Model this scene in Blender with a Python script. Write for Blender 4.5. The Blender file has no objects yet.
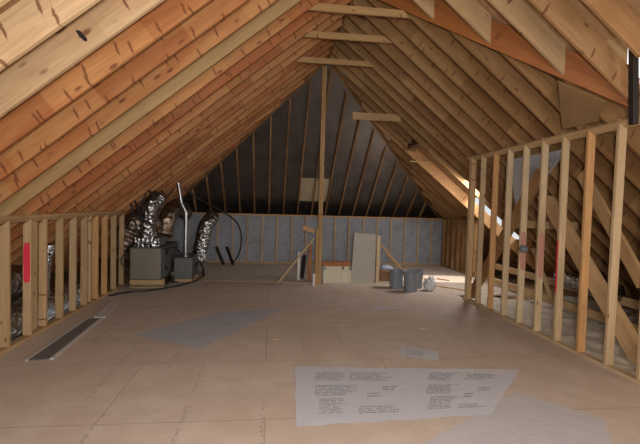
import bpy, bmesh, math, random
from mathutils import Vector, Matrix, noise
random.seed(7)
SC = bpy.context.scene
COL = SC.collection
V = Vector

# ------------------------------------------------------------------ dimensions (metres)
RX, RZ, S = 1.117, 4.583, .818          # ridge (rafter undersides), roof slope
XL, XR = -2.711, 3.535                  # knee wall / tall wall room faces
HL, HR = 1.362, 2.564
AY, BY, FY = 8.75, 12.35, 11.95         # hip apex, hip foot, far wall
O16 = .4064
RD = .235                               # rafter depth
def under(x): return RZ - S*abs(x-RX)
NRM = math.sqrt(1+S*S)

# ------------------------------------------------------------------ helpers
def link(o, parent=None):
    COL.objects.link(o)
    if parent: o.parent = parent
    return o
def mesh_obj(name, bm, mat, parent=None, smooth=False):
    bmesh.ops.recalc_face_normals(bm, faces=bm.faces)
    me = bpy.data.meshes.new(name); bm.to_mesh(me); bm.free()
    if mat: me.materials.append(mat)
    if smooth:
        for p in me.polygons: p.use_smooth = True
    return link(bpy.data.objects.new(name, me), parent)
def tag(o, label, cat, group=None, kind=None):
    o['label'] = label; o['category'] = cat
    if group: o['group'] = group
    if kind: o['kind'] = kind
    return o
def structure(o):
    o['kind'] = 'structure'; return o
def empty(name, loc):
    o = bpy.data.objects.new(name, None); o.location = loc; o.empty_display_size = .1
    return link(o)
def frame(X, up):
    X = X.normalized(); Z = (up - X*up.dot(X)).normalized(); Y = Z.cross(X)
    return X, Y, Z
def board_bm(L, w, d, n0=None, n1=None, bev=.0025):
    """box along local x; n0/n1 = local plane normals of the cut ends"""
    bm = bmesh.new(); vs = []
    for e, n in ((-1, n0), (1, n1)):
        for y, z in ((-1,-1), (1,-1), (1,1), (-1,1)):
            yy, zz = y*w/2, z*d/2
            x = e*L/2
            if n is not None: x += -(n.y*yy + n.z*zz)/n.x
            vs.append(bm.verts.new((x, yy, zz)))
    f = [(0,1,2,3), (4,7,6,5), (0,4,5,1), (1,5,6,2), (2,6,7,3), (3,7,4,0)]
    for q in f: bm.faces.new([vs[i] for i in q])
    if bev: bmesh.ops.bevel(bm, geom=bm.edges[:], offset=bev, segments=1, affect='EDGES', profile=.5)
    return bm
def board(name, p0, p1, w, d, up, mat, parent=None, n0=None, n1=None, bev=.0025):
    """a piece of lumber from p0 to p1 (centre line), w across, d along up"""
    p0, p1, up = V(p0), V(p1), V(up)
    X, Y, Z = frame(p1-p0, up)
    R = Matrix((X, Y, Z)).transposed()
    loc = lambda n: None if n is None else R.transposed() @ V(n)
    o = mesh_obj(name, board_bm((p1-p0).length, w, d, loc(n0), loc(n1), bev), mat)
    M = R.to_4x4(); M.translation = (p0+p1)/2
    if parent:
        o.parent = parent; M = Matrix.Translation(parent.location).inverted() @ M
    o.matrix_basis = M
    return o
def add_box(bm, c, s, rot=None):
    M = Matrix.Translation(V(c)) @ (rot.to_4x4() if rot else Matrix()) @ Matrix.Diagonal((*s, 1))
    return bmesh.ops.create_cube(bm, size=1, matrix=M)['verts']
def bevel(bm, w, seg=2):
    bmesh.ops.bevel(bm, geom=bm.edges[:], offset=w, segments=seg, affect='EDGES', profile=.5)
def smooth_path(pts, n=8):
    pts = [V(p) for p in pts]; out = []
    P = [pts[0]*2-pts[1]] + pts + [pts[-1]*2-pts[-2]]
    for i in range(1, len(P)-2):
        a, b, c, d = P[i-1:i+3]
        for k in range(n):
            t = k/n
            out.append(.5*((2*b)+(c-a)*t+(2*a-5*b+4*c-d)*t*t+(3*b-a-3*c+d)*t**3))
    out.append(pts[-1]); return out
def add_tube(bm, path, rad, seg=10, caps=True):
    """rad: number or f(i, angle)"""
    rings = []; n = len(path); ref = V((0,0,1))
    T0 = (path[1]-path[0]).normalized()
    if abs(T0.dot(ref)) > .9: ref = V((1,0,0))
    for i, p in enumerate(path):
        T = (path[min(i+1, n-1)]-path[max(i-1, 0)]).normalized()
        A = (ref-T*ref.dot(T)).normalized(); B = T.cross(A); ref = A
        ring = []
        for k in range(seg):
            a = 2*math.pi*k/seg
            r = rad(i, a) if callable(rad) else rad
            ring.append(bm.verts.new(p+(A*math.cos(a)+B*math.sin(a))*r))
        rings.append(ring)
    for i in range(n-1):
        for k in range(seg):
            bm.faces.new((rings[i][k], rings[i][(k+1)%seg], rings[i+1][(k+1)%seg], rings[i+1][k]))
    if caps: bm.faces.new(rings[0][::-1]); bm.faces.new(rings[-1])
def add_lathe(bm, prof, c, seg=28):
    rings = []
    for r, z in prof:
        rings.append([bm.verts.new((c[0]+r*math.cos(2*math.pi*k/seg), c[1]+r*math.sin(2*math.pi*k/seg), c[2]+z)) for k in range(seg)])
    for i in range(len(prof)-1):
        for k in range(seg):
            bm.faces.new((rings[i][k], rings[i][(k+1)%seg], rings[i+1][(k+1)%seg], rings[i+1][k]))
    bm.faces.new(rings[0][::-1])
    return rings
def add_slab(bm, poly, off):
    """prism: polygon extruded by vector off"""
    a = [bm.verts.new(V(p)) for p in poly]; b = [bm.verts.new(V(p)+V(off)) for p in poly]
    bm.faces.new(a); bm.faces.new(b[::-1])
    for i in range(len(a)):
        j = (i+1) % len(a); bm.faces.new((a[i], b[i], b[j], a[j]))
ORD = ['first','second','third','fourth','fifth','sixth','seventh','eighth','ninth','tenth','eleventh','twelfth','thirteenth','fourteenth','fifteenth','sixteenth','seventeenth','eighteenth','nineteenth','twentieth','twenty-first','twenty-second','twenty-third','twenty-fourth','twenty-fifth','twenty-sixth','twenty-seventh','twenty-eighth','twenty-ninth','thirtieth']

# ------------------------------------------------------------------ materials
class NT:
    def __init__(s, name):
        s.m = bpy.data.materials.new(name); s.m.use_nodes = True
        s.t = s.m.node_tree; s.t.nodes.clear()
        s.out = s.n('ShaderNodeOutputMaterial')
    def n(s, ty, **kw):
        nd = s.t.nodes.new(ty)
        for k, v in kw.items():
            if k.startswith('i_'): nd.inputs[int(k[2:])].default_value = v
            else: setattr(nd, k, v)
        return nd
    def l(s, a, b): s.t.links.new(a, b)
    def math(s, op, a, b=None, c=None):
        nd = s.n('ShaderNodeMath', operation=op)
        for i, x in enumerate((a, b, c)):
            if x is None: continue
            if isinstance(x, (int, float)): nd.inputs[i].default_value = x
            else: s.l(x, nd.inputs[i])
        return nd.outputs[0]
    def mix(s, fac, a, b, blend='MIX'):
        nd = s.n('ShaderNodeMix', data_type='RGBA', blend_type=blend)
        for i, x in ((0, fac), (6, a), (7, b)):
            if isinstance(x, (int, float)): nd.inputs[i].default_value = x
            elif isinstance(x, tuple): nd.inputs[i].default_value = (*x, 1) if len(x) == 3 else x
            else: s.l(x, nd.inputs[i])
        return nd.outputs[2]
    def noise(s, vec, scale, detail=3, rough=.5):
        nd = s.n('ShaderNodeTexNoise'); nd.inputs['Scale'].default_value = scale
        nd.inputs['Detail'].default_value = detail; nd.inputs['Roughness'].default_value = rough
        s.l(vec, nd.inputs['Vector']); return nd.outputs['Fac']
    def mapping(s, vec, scale, loc=None):
        nd = s.n('ShaderNodeMapping'); nd.inputs['Scale'].default_value = scale
        s.l(vec, nd.inputs['Vector'])
        if loc is not None: s.l(loc, nd.inputs['Location'])
        return nd.outputs[0]
    def ramp(s, x, a, b):
        nd = s.n('ShaderNodeMapRange'); nd.interpolation_type = 'SMOOTHSTEP'
        s.l(x, nd.inputs[0]); nd.inputs[1].default_value = a; nd.inputs[2].default_value = b
        return nd.outputs[0]
    def bsdf(s, col, rough=.6, metal=0., bump=None, bs=.3, bd=.01, spec=.5):
        b = s.n('ShaderNodeBsdfPrincipled')
        for k, v in (('Base Color', col), ('Roughness', rough), ('Metallic', metal), ('Specular IOR Level', spec)):
            if isinstance(v, tuple): b.inputs[k].default_value = (*v, 1)
            elif isinstance(v, (int, float)): b.inputs[k].default_value = v
            else: s.l(v, b.inputs[k])
        if bump is not None:
            bp = s.n('ShaderNodeBump'); bp.inputs['Strength'].default_value = bs; bp.inputs['Distance'].default_value = bd
            s.l(bump, bp.inputs['Height']); s.l(bp.outputs[0], b.inputs['Normal'])
        s.l(b.outputs[0], s.out.inputs[0]); return b

def wood(name, ca, cb, knot=(.13,.035,.012), seg=.5, knots=.17, vary=.35, skip=.35):
    """sawn softwood: grain along local x, knots, spike knots, tone changing board by board"""
    t = NT(name)
    tc = t.n('ShaderNodeTexCoord').outputs['Object']
    rnd = t.n('ShaderNodeObjectInfo').outputs['Random']
    off = t.n('ShaderNodeCombineXYZ'); t.l(t.math('MULTIPLY', rnd, 57.), off.inputs[0]); t.l(t.math('MULTIPLY', rnd, 31.), off.inputs[1])
    o = off.outputs[0]
    low = t.noise(t.mapping(tc, (1.1, 7, 7), o), 1.0, 2)
    grain = t.noise(t.mapping(tc, (3.5, 60, 60), o), 1.0, 4, .6)
    sx = t.n('ShaderNodeSeparateXYZ'); t.l(tc, sx.inputs[0])
    # long natural tone zones with a fairly sharp change
    zone = t.math('FLOOR', t.math('ADD', t.math('DIVIDE', sx.outputs[0], .95), t.math('MULTIPLY', rnd, 43.)))
    wn = t.n('ShaderNodeTexWhiteNoise', noise_dimensions='2D')
    cz = t.n('ShaderNodeCombineXYZ'); t.l(zone, cz.inputs[0]); t.l(t.math('MULTIPLY', rnd, 91.), cz.inputs[1]); t.l(cz.outputs[0], wn.inputs['Vector'])
    tone = t.math('ADD', t.math('MULTIPLY', wn.outputs['Value'], seg), t.math('MULTIPLY', rnd, 1-seg))
    fac = t.math('ADD', t.math('MULTIPLY', tone, .75), t.math('MULTIPLY', t.math('SUBTRACT', low, .5), 1.1))
    fac = t.ramp(fac, .0, .85)
    col = t.mix(fac, ca, cb)
    g = t.n('ShaderNodeMapRange'); t.l(grain, g.inputs[0]); g.inputs[1].default_value = .3; g.inputs[2].default_value = .7; g.inputs[3].default_value = .82; g.inputs[4].default_value = 1.12
    col = t.mix(1., col, g.outputs[0], 'MULTIPLY')
    v = t.n('ShaderNodeMapRange'); t.l(wn.outputs['Color'], v.inputs[0]); v.inputs[3].default_value = 1-vary/2; v.inputs[4].default_value = 1+vary/2
    col = t.mix(1., col, v.outputs[0], 'MULTIPLY')
    # round knots
    vo = t.n('ShaderNodeTexVoronoi'); vo.inputs['Scale'].default_value = 1.
    t.l(t.mapping(tc, (3.2, 8, 8), o), vo.inputs['Vector'])
    k1 = t.math('SUBTRACT', 1., t.ramp(vo.outputs['Distance'], knots*.35, knots*.8))
    # spike knots: short dark streaks across the face
    def streaks(per, ph):
        wob = t.noise(t.mapping(tc, (5, 22, 22), o), 1., 2)
        q = t.math('ADD', t.math('DIVIDE', sx.outputs[0], per), t.math('ADD', t.math('MULTIPLY', rnd, 77.), ph))
        cell = t.math('FLOOR', q); fr = t.math('FRACT', q)
        w = t.n('ShaderNodeTexWhiteNoise', noise_dimensions='2D')
        cc = t.n('ShaderNodeCombineXYZ'); t.l(cell, cc.inputs[0]); t.l(t.math('MULTIPLY', rnd, 17.), cc.inputs[1]); t.l(cc.outputs[0], w.inputs['Vector'])
        sw = t.n('ShaderNodeSeparateColor'); t.l(w.outputs['Color'], sw.inputs[0])
        r1, r2, r3 = sw.outputs
        pos = t.math('ADD', .3, t.math('MULTIPLY', r1, .4))
        zz = t.math('MULTIPLY', sx.outputs[2], t.math('SUBTRACT', r2, .1))
        dist = t.math('ABSOLUTE', t.math('ADD', t.math('MULTIPLY', t.math('SUBTRACT', fr, pos), per), t.math('ADD', t.math('MULTIPLY', zz, .45), t.math('MULTIPLY', t.math('SUBTRACT', wob, .5), .030))))
        zc = t.math('MULTIPLY', t.math('SUBTRACT', r3, .65), .22)
        zl = t.math('SUBTRACT', 1., t.ramp(t.math('ABSOLUTE', t.math('SUBTRACT', sx.outputs[2], zc)), .02, .075))
        th = t.math('MULTIPLY', zl, .011)
        m = t.math('SUBTRACT', 1., t.ramp(t.math('SUBTRACT', dist, th), -.004, .002))
        return t.math('MULTIPLY', m, t.math('GREATER_THAN', r1, skip))
    k2 = t.math('MAXIMUM', streaks(.31, 0.), streaks(.47, .37))
    kk = t.math('MULTIPLY', t.math('MAXIMUM', k1, k2), .8)
    col = t.mix(kk, col, knot)
    t.bsdf(col, .62, bump=grain, bs=.15, bd=.003, spec=.3)
    return t.m

M = {}
M['rafter_red'] = wood('rafter_red', (.335,.11,.034), (.46,.23,.085), seg=.62, skip=.1, knots=.22)
M['rafter_pale'] = wood('rafter_pale', (.41,.245,.12), (.50,.335,.185), seg=.4, vary=.2, knots=.27, skip=.2)
M['rafter_tan'] = wood('rafter_tan', (.36,.225,.095), (.42,.27,.12), seg=.2, vary=.08, knots=.1, skip=.9)
M['rafter_brown'] = wood('rafter_brown', (.235,.115,.042), (.34,.195,.080), seg=.55, vary=.35, skip=.55, knots=.2)
M['stud'] = wood('stud', (.485,.335,.185), (.57,.425,.26), seg=.15, vary=.1, knots=.15, skip=1.)
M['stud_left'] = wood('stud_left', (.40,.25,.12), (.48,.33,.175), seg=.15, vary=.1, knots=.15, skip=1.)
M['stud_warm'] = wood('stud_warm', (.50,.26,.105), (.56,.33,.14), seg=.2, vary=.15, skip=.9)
M['plate'] = wood('plate', (.44,.28,.135), (.54,.36,.18), seg=.3, vary=.2, skip=.9)
M['beam'] = wood('beam', (.29,.10,.025), (.33,.13,.034), seg=.3, vary=.1, knots=.1, skip=.85)
M['jack'] = wood('jack', (.40,.24,.11), (.49,.335,.18), seg=.3, vary=.15, knots=.14, skip=.95)
M['post'] = wood('post', (.35,.20,.075), (.43,.265,.115), seg=.3, vary=.15, skip=.9)

def osb(name, a, b, sc=22):
    t = NT(name); tc = t.n('ShaderNodeTexCoord').outputs['Object']
    n1 = t.noise(tc, sc, 4, .65); n2 = t.noise(tc, 1.3, 2)
    col = t.mix(t.ramp(n1, .3, .7), a, b)
    col = t.mix(t.math('MULTIPLY', n2, .35), col, tuple(x*.7 for x in a))
    t.bsdf(col, .75, bump=n1, bs=.2, bd=.003, spec=.2); return t.m
M['osb'] = osb('osb', (.40,.26,.12), (.52,.36,.18))
M['sheathing'] = osb('sheathing', (.34,.20,.10), (.44,.28,.15), 9)
M['plywood'] = osb('plywood', (.25,.15,.065), (.29,.18,.085), 5)
M['jack_warm'] = wood('jack_warm', (.33,.165,.065), (.41,.235,.105), seg=.4, vary=.2, knots=.2, skip=.85)
M['foil_highlight'] = osb('foil_highlight', (.42,.34,.22), (.50,.41,.28), 6)  # lit highlight of the hip foil, put into the colour

def floor_mat():
    t = NT('subfloor'); tc = t.n('ShaderNodeTexCoord').outputs['Object']
    sx = t.n('ShaderNodeSeparateXYZ'); t.l(tc, sx.inputs[0]); x, y = sx.outputs[0], sx.outputs[1]
    fine = t.noise(tc, 45, 4, .7); mid = t.noise(tc, 3.2, 4, .6); big = t.noise(tc, .55, 3)
    col = t.mix(t.ramp(mid, .35, .7), (.55,.445,.365), (.63,.53,.445))
    col = t.mix(t.math('MULTIPLY', t.ramp(big, .42, .62), .45), col, (.52,.395,.31))
    col = t.mix(t.math('MULTIPLY', t.ramp(fine, .4, .75), .25), col, (.42,.30,.22))
    # panel joints: 1.22 m across, 2.44 m staggered along
    def joint(c, per, offs, w):
        fr = t.math('FRACT', t.math('ADD', t.math('DIVIDE', c, per), offs))
        dd = t.math('MULTIPLY', t.math('MINIMUM', fr, t.math('SUBTRACT', 1., fr)), per)
        return t.math('SUBTRACT', 1., t.ramp(dd, w*.4, w))
    row = t.math('FLOOR', t.math('ADD', t.math('DIVIDE', y, 1.22), .37))
    st = t.math('MULTIPLY', t.math('MODULO', row, 2.), .5)
    j1 = joint(y, 1.22, .37, .007)
    j2 = joint(x, 2.44, st, .007)
    col = t.mix(t.math('MULTIPLY', t.math('MAXIMUM', j1, j2), .55), col, (.27,.18,.13))
    # scuffs
    sc = t.ramp(t.noise(t.mapping(tc, (2.2, 9, 1)), 1., 3, .7), .64, .72)
    col = t.mix(t.math('MULTIPLY', sc, .14), col, (.40,.33,.28))
    t.bsdf(col, .62, bump=fine, bs=.12, bd=.002, spec=.35); return t.m
M['floor'] = floor_mat()

def plain(name, col, rough=.5, metal=0., bump=0, var=.15, sc=8., spec=.5):
    t = NT(name); tc = t.n('ShaderNodeTexCoord').outputs['Object']
    n = t.noise(tc, sc, 3)
    c = t.mix(t.math('MULTIPLY', n, var*2), col, tuple(x*.6 for x in col))
    t.bsdf(c, rough, metal, bump=n if bump else None, bs=bump, bd=.01, spec=spec); return t.m
def foil(name, col, rough, sc, bs, bd=.02):
    t = NT(name); tc = t.n('ShaderNodeTexCoord').outputs['Object']
    v = t.n('ShaderNodeTexVoronoi'); v.inputs['Scale'].default_value = sc; t.l(tc, v.inputs['Vector'])
    n = t.noise(tc, sc*1.7, 3)
    h = t.math('ADD', v.outputs['Distance'], t.math('MULTIPLY', n, .6))
    c = t.mix(t.ramp(n, .3, .7), col, tuple(x*.75 for x in col))
    t.bsdf(c, rough, 1., bump=h, bs=bs, bd=bd); return t.m
M['foil_duct'] = foil('foil_duct', (.50,.50,.50), .26, 14, .9, .03)
M['foil_board'] = foil('foil_board', (.30,.285,.28), .42, 1.5, .12, .02)
M['dull_duct'] = foil('dull_duct', (.33,.25,.19), .42, 10, .6, .03)
M['galv'] = plain('galv', (.40,.40,.40), .36, 1., .1)
M['cabinet'] = plain('cabinet', (.30,.27,.21), .38, .6, .05, .2, 3)
M['cabinet_side'] = plain('cabinet_side', (.13,.13,.125), .45, .3, .05)
M['black'] = plain('black', (.012,.012,.013), .45)
M['dark'] = plain('dark', (.018,.012,.010), .6)
M['bucket'] = plain('bucket', (.21,.225,.25), .4, 0, 0, .08)
M['bucket_in'] = plain('bucket_in', (.34,.36,.40), .5)
M['drywall'] = plain('drywall', (.43,.39,.33), .85, 0, 0, .12, 3)
M['cream'] = plain('cream', (.62,.57,.43), .7, 0, 0, .1, 3)
M['pvc'] = plain('pvc', (.75,.74,.70), .4)
M['bag'] = plain('bag', (.62,.61,.60), .45, 0, .4)
M['blue_white'] = plain('blue_white', (.40,.45,.55), .5, 0, .3)
M['cardboard'] = plain('cardboard', (.30,.16,.08), .8)
M['red_paint'] = plain('red_paint', (.80,.035,.075), .6, 0, 0, .35, 60)
M['pink_paint'] = plain('pink_paint', (.55,.25,.19), .7, 0, 0, .35, 60)
M['ink'] = plain('ink', (.26,.25,.265), .8)
M['ink_floor'] = plain('ink_floor', (.40,.315,.265), .8, 0, 0, .2, 30)
M['insul'] = plain('insul', (.70,.62,.50), .95, 0, .8, .25, 9)
M['strip'] = plain('strip', (.15,.15,.155), .45, .2, 0, .1)
M['strip_edge'] = plain('strip_edge', (.55,.52,.48), .5)
M['scrap'] = plain('scrap', (.70,.68,.64), .7)
M['steel_box'] = plain('steel_box', (.20,.22,.25), .4, .3)
def wrap(name, col, alpha):
    t = NT(name); tc = t.n('ShaderNodeTexCoord').outputs['Object']
    n = t.noise(tc, 7, 4, .6)
    c = t.mix(t.math('MULTIPLY', n, .3), col, tuple(x*.7 for x in col))
    b = t.bsdf(c, .5, bump=n, bs=.35, bd=.02, spec=.4)
    b.inputs['Alpha'].default_value = alpha
    return t.m
M['wrap'] = wrap('wrap', (.62,.61,.645), .97)
M['wrap_thin'] = wrap('wrap_thin', (.62,.61,.65), .70)
M['wrap_faint'] = wrap('wrap_faint', (.69,.655,.66), .72)
M['wrap_blue'] = wrap('wrap_blue', (.44,.47,.54), 1.)
def facing():
    t = NT('facing'); tc = t.n('ShaderNodeTexCoord').outputs['Object']
    n = t.noise(tc, 2.2, 4, .6); p = t.noise(t.mapping(tc, (18, 1, 30)), 1., 2)
    blk = t.ramp(t.noise(t.mapping(tc, (5.2, 1, 4.2)), 1., 1), .52, .56)
    c = t.mix(n, (.19,.195,.215), (.34,.345,.37))
    c = t.mix(t.math('MULTIPLY', t.math('MULTIPLY', t.ramp(p, .5, .55), blk), .42), c, (.08,.08,.095))
    t.bsdf(c, .6, bump=n, bs=.25, bd=.03, spec=.3); return t.m
M['facing'] = facing()
def emit(name, col, s):
    t = NT(name); e = t.n('ShaderNodeEmission'); e.inputs[0].default_value = (*col, 1); e.inputs[1].default_value = s
    t.l(e.outputs[0], t.out.inputs[0]); return t.m
M['daylight'] = emit('daylight', (.95,.97,1.), 1.6)

# ------------------------------------------------------------------ the shell
bm = bmesh.new(); add_box(bm, (.41, 5.43, -.012), (6.36, 16.86, .024))
structure(mesh_obj('floor', bm, M['floor']))
# attic floor outside the knee walls (drywall side of the ceiling below)
bm = bmesh.new()
add_box(bm, (-4.05, 5.4, -.20), (2.5, 17.0, .03)); add_box(bm, (5.55, 5.4, -.20), (3.9, 17.0, .03))
structure(mesh_obj('floor', bm, M['sheathing']))
bm = bmesh.new(); add_box(bm, (4.3, 9.9, -.013), (1.40, 4.2, .022))
structure(mesh_obj('floor', bm, M['floor']))

h = (RD+.004)*NRM                          # sheathing lies on top of the rafters
def roofz(x): return under(x)+h
TH = (0, 0, .016)
DX0, DX1, DY0, DY1, DXM, DYM = 3.08, 5.95, 9.16, 9.80, 4.75, 8.70  # dormer
bm = bmesh.new()
xl = -5.2
def hipx(y, side): return RX + side*(max(0, y-AY))*((RZ-HL)/S)/(BY-AY)
def roof_quad(bm, side, x0, x1, y0, y1):
    """slab of one slope between plan lines, clipped by nothing"""
    add_slab(bm, [(x0,y0,roofz(x0)), (x1,y0,roofz(x1)), (x1,y1,roofz(x1)), (x0,y1,roofz(x0))], TH)
roof_quad(bm, -1, xl, RX, -3, AY)
add_slab(bm, [(RX,AY,roofz(RX)), (xl,AY,roofz(xl)), (xl,13.95,roofz(xl)), (hipx(13.95,-1),13.95,roofz(hipx(13.95,-1)))], TH)
xr = 7.45
roof_quad(bm, 1, RX, 3.12, -3, 3.86)
roof_quad(bm, 1, RX, xr, 3.86, DYM)
roof_quad(bm, 1, DX1, xr, DYM, DY1)
roof_quad(bm, 1, RX, DXM, DYM, AY)
add_slab(bm, [(RX,AY,roofz(RX)), (DXM,AY,roofz(DXM)), (DXM,DY1,roofz(DXM)), (hipx(DY1,1),DY1,roofz(hipx(DY1,1)))], TH)
add_slab(bm, [(hipx(DY1,1),DY1,roofz(hipx(DY1,1))), (xr,DY1,roofz(xr)), (xr,13.95,roofz(xr)), (hipx(13.95,1),13.95,roofz(hipx(13.95,1)))], TH)
structure(mesh_obj('ceiling', bm, M['sheathing']))
# hip end lined with dull foil board
s2 = (RZ-HL)/(BY-AY)
def hipz(y): return RZ - s2*(y-AY)
hz = .10
bm = bmesh.new()
hw = (h-hz)/S+.01
add_slab(bm, [(RX-hw,AY,hipz(AY)+hz), (hipx(14,-1)-hw,14,hipz(14)+hz), (hipx(14,1)+hw,14,hipz(14)+hz), (RX+hw,AY,hipz(AY)+hz)], (0,.012,.02))
structure(mesh_obj('ceiling', bm, M['foil_board']))

# far wall: paper-faced insulation
bm = bmesh.new()
for i in range(22):
    x0 = -3.0 + i*O16; 
    if x0 > 5.0: break
    # each batt bulges a little between the studs
    vs = add_box(bm, (x0+O16/2, FY+.075, .66), (O16-.002, .05, 1.32))
structure(mesh_obj('wall_far', bm, M['facing']))
bm = bmesh.new(); add_slab(bm, [(-5.25,13.86,-.2),(7.45,13.86,-.2),(7.45,13.86,.3),(-5.25,13.86,.3)], (0,.03,0))
structure(mesh_obj('wall_far', bm, M['sheathing']))
# tall right wall has no skin; the far right knee wall has dark backing
bm = bmesh.new(); add_box(bm, (5.07, 10.95, .66), (.02, 2.2, 1.32))
structure(mesh_obj('wall_right', bm, M['sheathing']))
# behind the camera: gable wall, and an unseen window added to carry fill light
bm = bmesh.new()
wx0, wx1, wz0, wz1 = -.5, 2.3, .9, 2.7
add_slab(bm, [(-5.25,-3,-.2),(-2.8,-3,-.2),(-2.8,-3,roofz(-2.8)),(-5.25,-3,roofz(-5.25))], (0,-.1,0))
for x0, x1, za, zb in ((-2.8,wx0,0,None), (wx1,3.2,0,None), (wx0,wx1,0,wz0)):
    if zb is None: add_slab(bm, [(x0,-3,0),(x1,-3,0),(x1,-3,under(x1)),(x0,-3,under(x0))], (0,-.1,0))
    else: add_slab(bm, [(x0,-3,0),(x1,-3,0),(x1,-3,zb),(x0,-3,zb)], (0,-.1,0))
add_slab(bm, [(wx0,-3,wz1),(wx1,-3,wz1),(wx1,-3,under(wx1)),(RX,-3,RZ),(wx0,-3,under(wx0))], (0,-.1,0))
structure(mesh_obj('wall_back', bm, M['osb']))
def window(n, c, w, hgt, axis, mat, fm):
    """frame and pane; axis 'x' or 'y' is the normal"""
    bm = bmesh.new()
    def bx(u, z, su, sz, t): 
        add_box(bm, (c[0]+(u if axis=='y' else 0), c[1]+(u if axis=='x' else 0), c[2]+z), (su if axis=='y' else t, su if axis=='x' else t, sz))
    for sgn in (-1, 1):
        bx(sgn*w/2, 0, .06, hgt+.06, .08); bx(0, sgn*hgt/2, w, .06, .08)
    bx(0, 0, .03, hgt, .04)
    structure(mesh_obj('window_%d' % n, bm, fm))
    bm = bmesh.new(); bx(0, 0, w-.02, hgt-.02, .008)
    o = structure(mesh_obj('window_%d_pane' % n, bm, mat)); return o
window(1, ((wx0+wx1)/2, -3.05, (wz0+wz1)/2), wx1-wx0, wz1-wz0, 'y', M['daylight'], M['dark'])  # added unseen window behind the camera, carries fill light
# wing on the near right
bm = bmesh.new()
add_slab(bm, [(4.6,-3,-.2),(4.6,3.95,-.2),(4.6,3.95,4.1),(4.6,-3,4.1)], (.06,0,0))
add_slab(bm, [(3.12,-3,-.2),(4.6,-3,-.2),(4.6,-3,4.1),(3.12,-3,4.1)], (0,-.06,0))
add_slab(bm, [(2.6,-3,4.1),(4.66,-3,4.1),(4.66,3.96,4.1),(2.6,3.96,4.1)], (0,0,.04))
structure(mesh_obj('wall_right', bm, M['osb']))
bm = bmesh.new()
PXA = 3.47
add_slab(bm, [(3.12,3.9,under(3.12)+h),(PXA,3.9,under(PXA)+h),(PXA,3.9,4.1),(2.6,3.9,4.1),(2.6,3.9,under(2.6)+h)], (0,.04,0))
add_slab(bm, [(PXA,3.9,under(PXA)+h),(4.6,3.9,under(4.6)+h),(4.6,3.9,2.90),(PXA,3.9,2.93)], (0,.04,0))
add_slab(bm, [(4.6,3.9,-.18),(7.4,3.9,-.18),(4.6,3.9,roofz(4.6))], (0,.04,0))
structure(mesh_obj('wall_right', bm, M['osb']))
bm = bmesh.new(); add_slab(bm, [(PXA,3.915,2.92),(4.59,3.915,2.92),(4.59,3.915,4.09),(PXA,3.915,4.09)], (0,.01,0))
structure(mesh_obj('window_2', bm, M['daylight']))
# ------------------------------------------------------------------ rafters
zup = V((0,0,1))
def rafter(name, side, y, x_top, x_bot, mat, n_top=(1,0,0), n_bot=(1,0,0), depth=RD, w=.038):
    """underside on the roof plane from x_top (high) to x_bot (low); plumb cuts"""
    nv = V((side*S, 0, 1))/NRM
    a = V((x_top, y, under(x_top))) + nv*depth/2; b = V((x_bot, y, under(x_bot))) + nv*depth/2
    # slide the centre line so that plumb ends stand over the wanted x
    d = (b-a).normalized()
    a += d*((x_top-a.x)/d.x); b += d*((x_bot-b.x)/d.x)
    return board(name, a, b, w, depth, nv, mat, n0=n_top, n1=n_bot)
# ridge
o = board('ridge_board', (RX,-2.95,RZ+.14), (RX,AY-.02,RZ+.14), .036, .28, (0,0,1), M['rafter_brown'])
tag(o, 'ridge board along the peak of the roof, where both slopes meet', 'ridge board')

LY = [y for y in [3.17+.425*k for k in range(-2, 22)] if y < 12.1]
n = 0
GL = 'rafters of the left slope'
for y in LY:
    xt = RX-.02 if y < AY-.03 else hipx(y, -1)-.05
    if under(xt) - under(-4.4) < .3: continue
    o = rafter('rafter', -1, y, xt, -4.4, M['rafter_pale'] if y < 3.3 else M['rafter_tan'] if 4.8 < y < 5 else M['rafter_red'])
    vis = y > 2.1
    if y < AY: lab = 'left-slope rafter, %s counting back from the top left corner of the view' % ORD[n]
    else: lab = 'shorter left-slope rafter at the dark hip end, %s counting back from the top left corner' % ORD[n]
    if abs(y-3.17) < .01:
        rr = random.Random(4); bm = bmesh.new(); pts = []
        for q in range(22):
            a = 2*math.pi*q/22; pts.append((math.cos(a)*.052*rr.uniform(.8,1.1), math.sin(a)*.017*rr.uniform(.75,1.15), 0))
        add_slab(bm, pts, (0,0,.0012)); p = mesh_obj('burn_mark', bm, M['black'], o); p['label'] = 'black scorch mark on the pale wood'
        Mw = Matrix((V((.72,0,-.69)), V((.69,0,.72)), V((0,-1,0)))).transposed().to_4x4(); Mw.translation = V((-1.300, y-.0190, 2.745))
        p.matrix_basis = o.matrix_basis.inverted() @ Mw
        lab = 'pale left-slope rafter with a black scorch mark, near the top left corner'
    tag(o, lab, 'rafter', GL); n += 1

def beamx(y): return 1.27+(5.72-y)*(2.19/1.91)
bd = V((2.19,-1.91,0)).normalized(); bn = V((1.91,2.19,0)).normalized()
# valley beam under the right slope: lower edge on the roof plane
p0 = V((1.16, beamx(0) and 5.72-(1.16-1.27)*(1.91/2.19), 0)); p0.z = under(p0.x); p1 = V((3.44, 5.72-(3.44-1.27)*(1.91/2.19), 0)); p1.z = under(p1.x)
upb = V((0,0,1)); X = (p1-p0).normalized(); upn = (upb-X*upb.dot(X)).normalized()
BD = .27
o = board('valley_beam', p0+upn*(BD/2-.015), p1+upn*(BD/2-.015), .044, BD, upn, M['beam'], n0=(1,0,0), n1=(1,0,0))
tag(o, 'broad orange valley beam slanting across the top right corner below the roof', 'beam')
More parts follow.
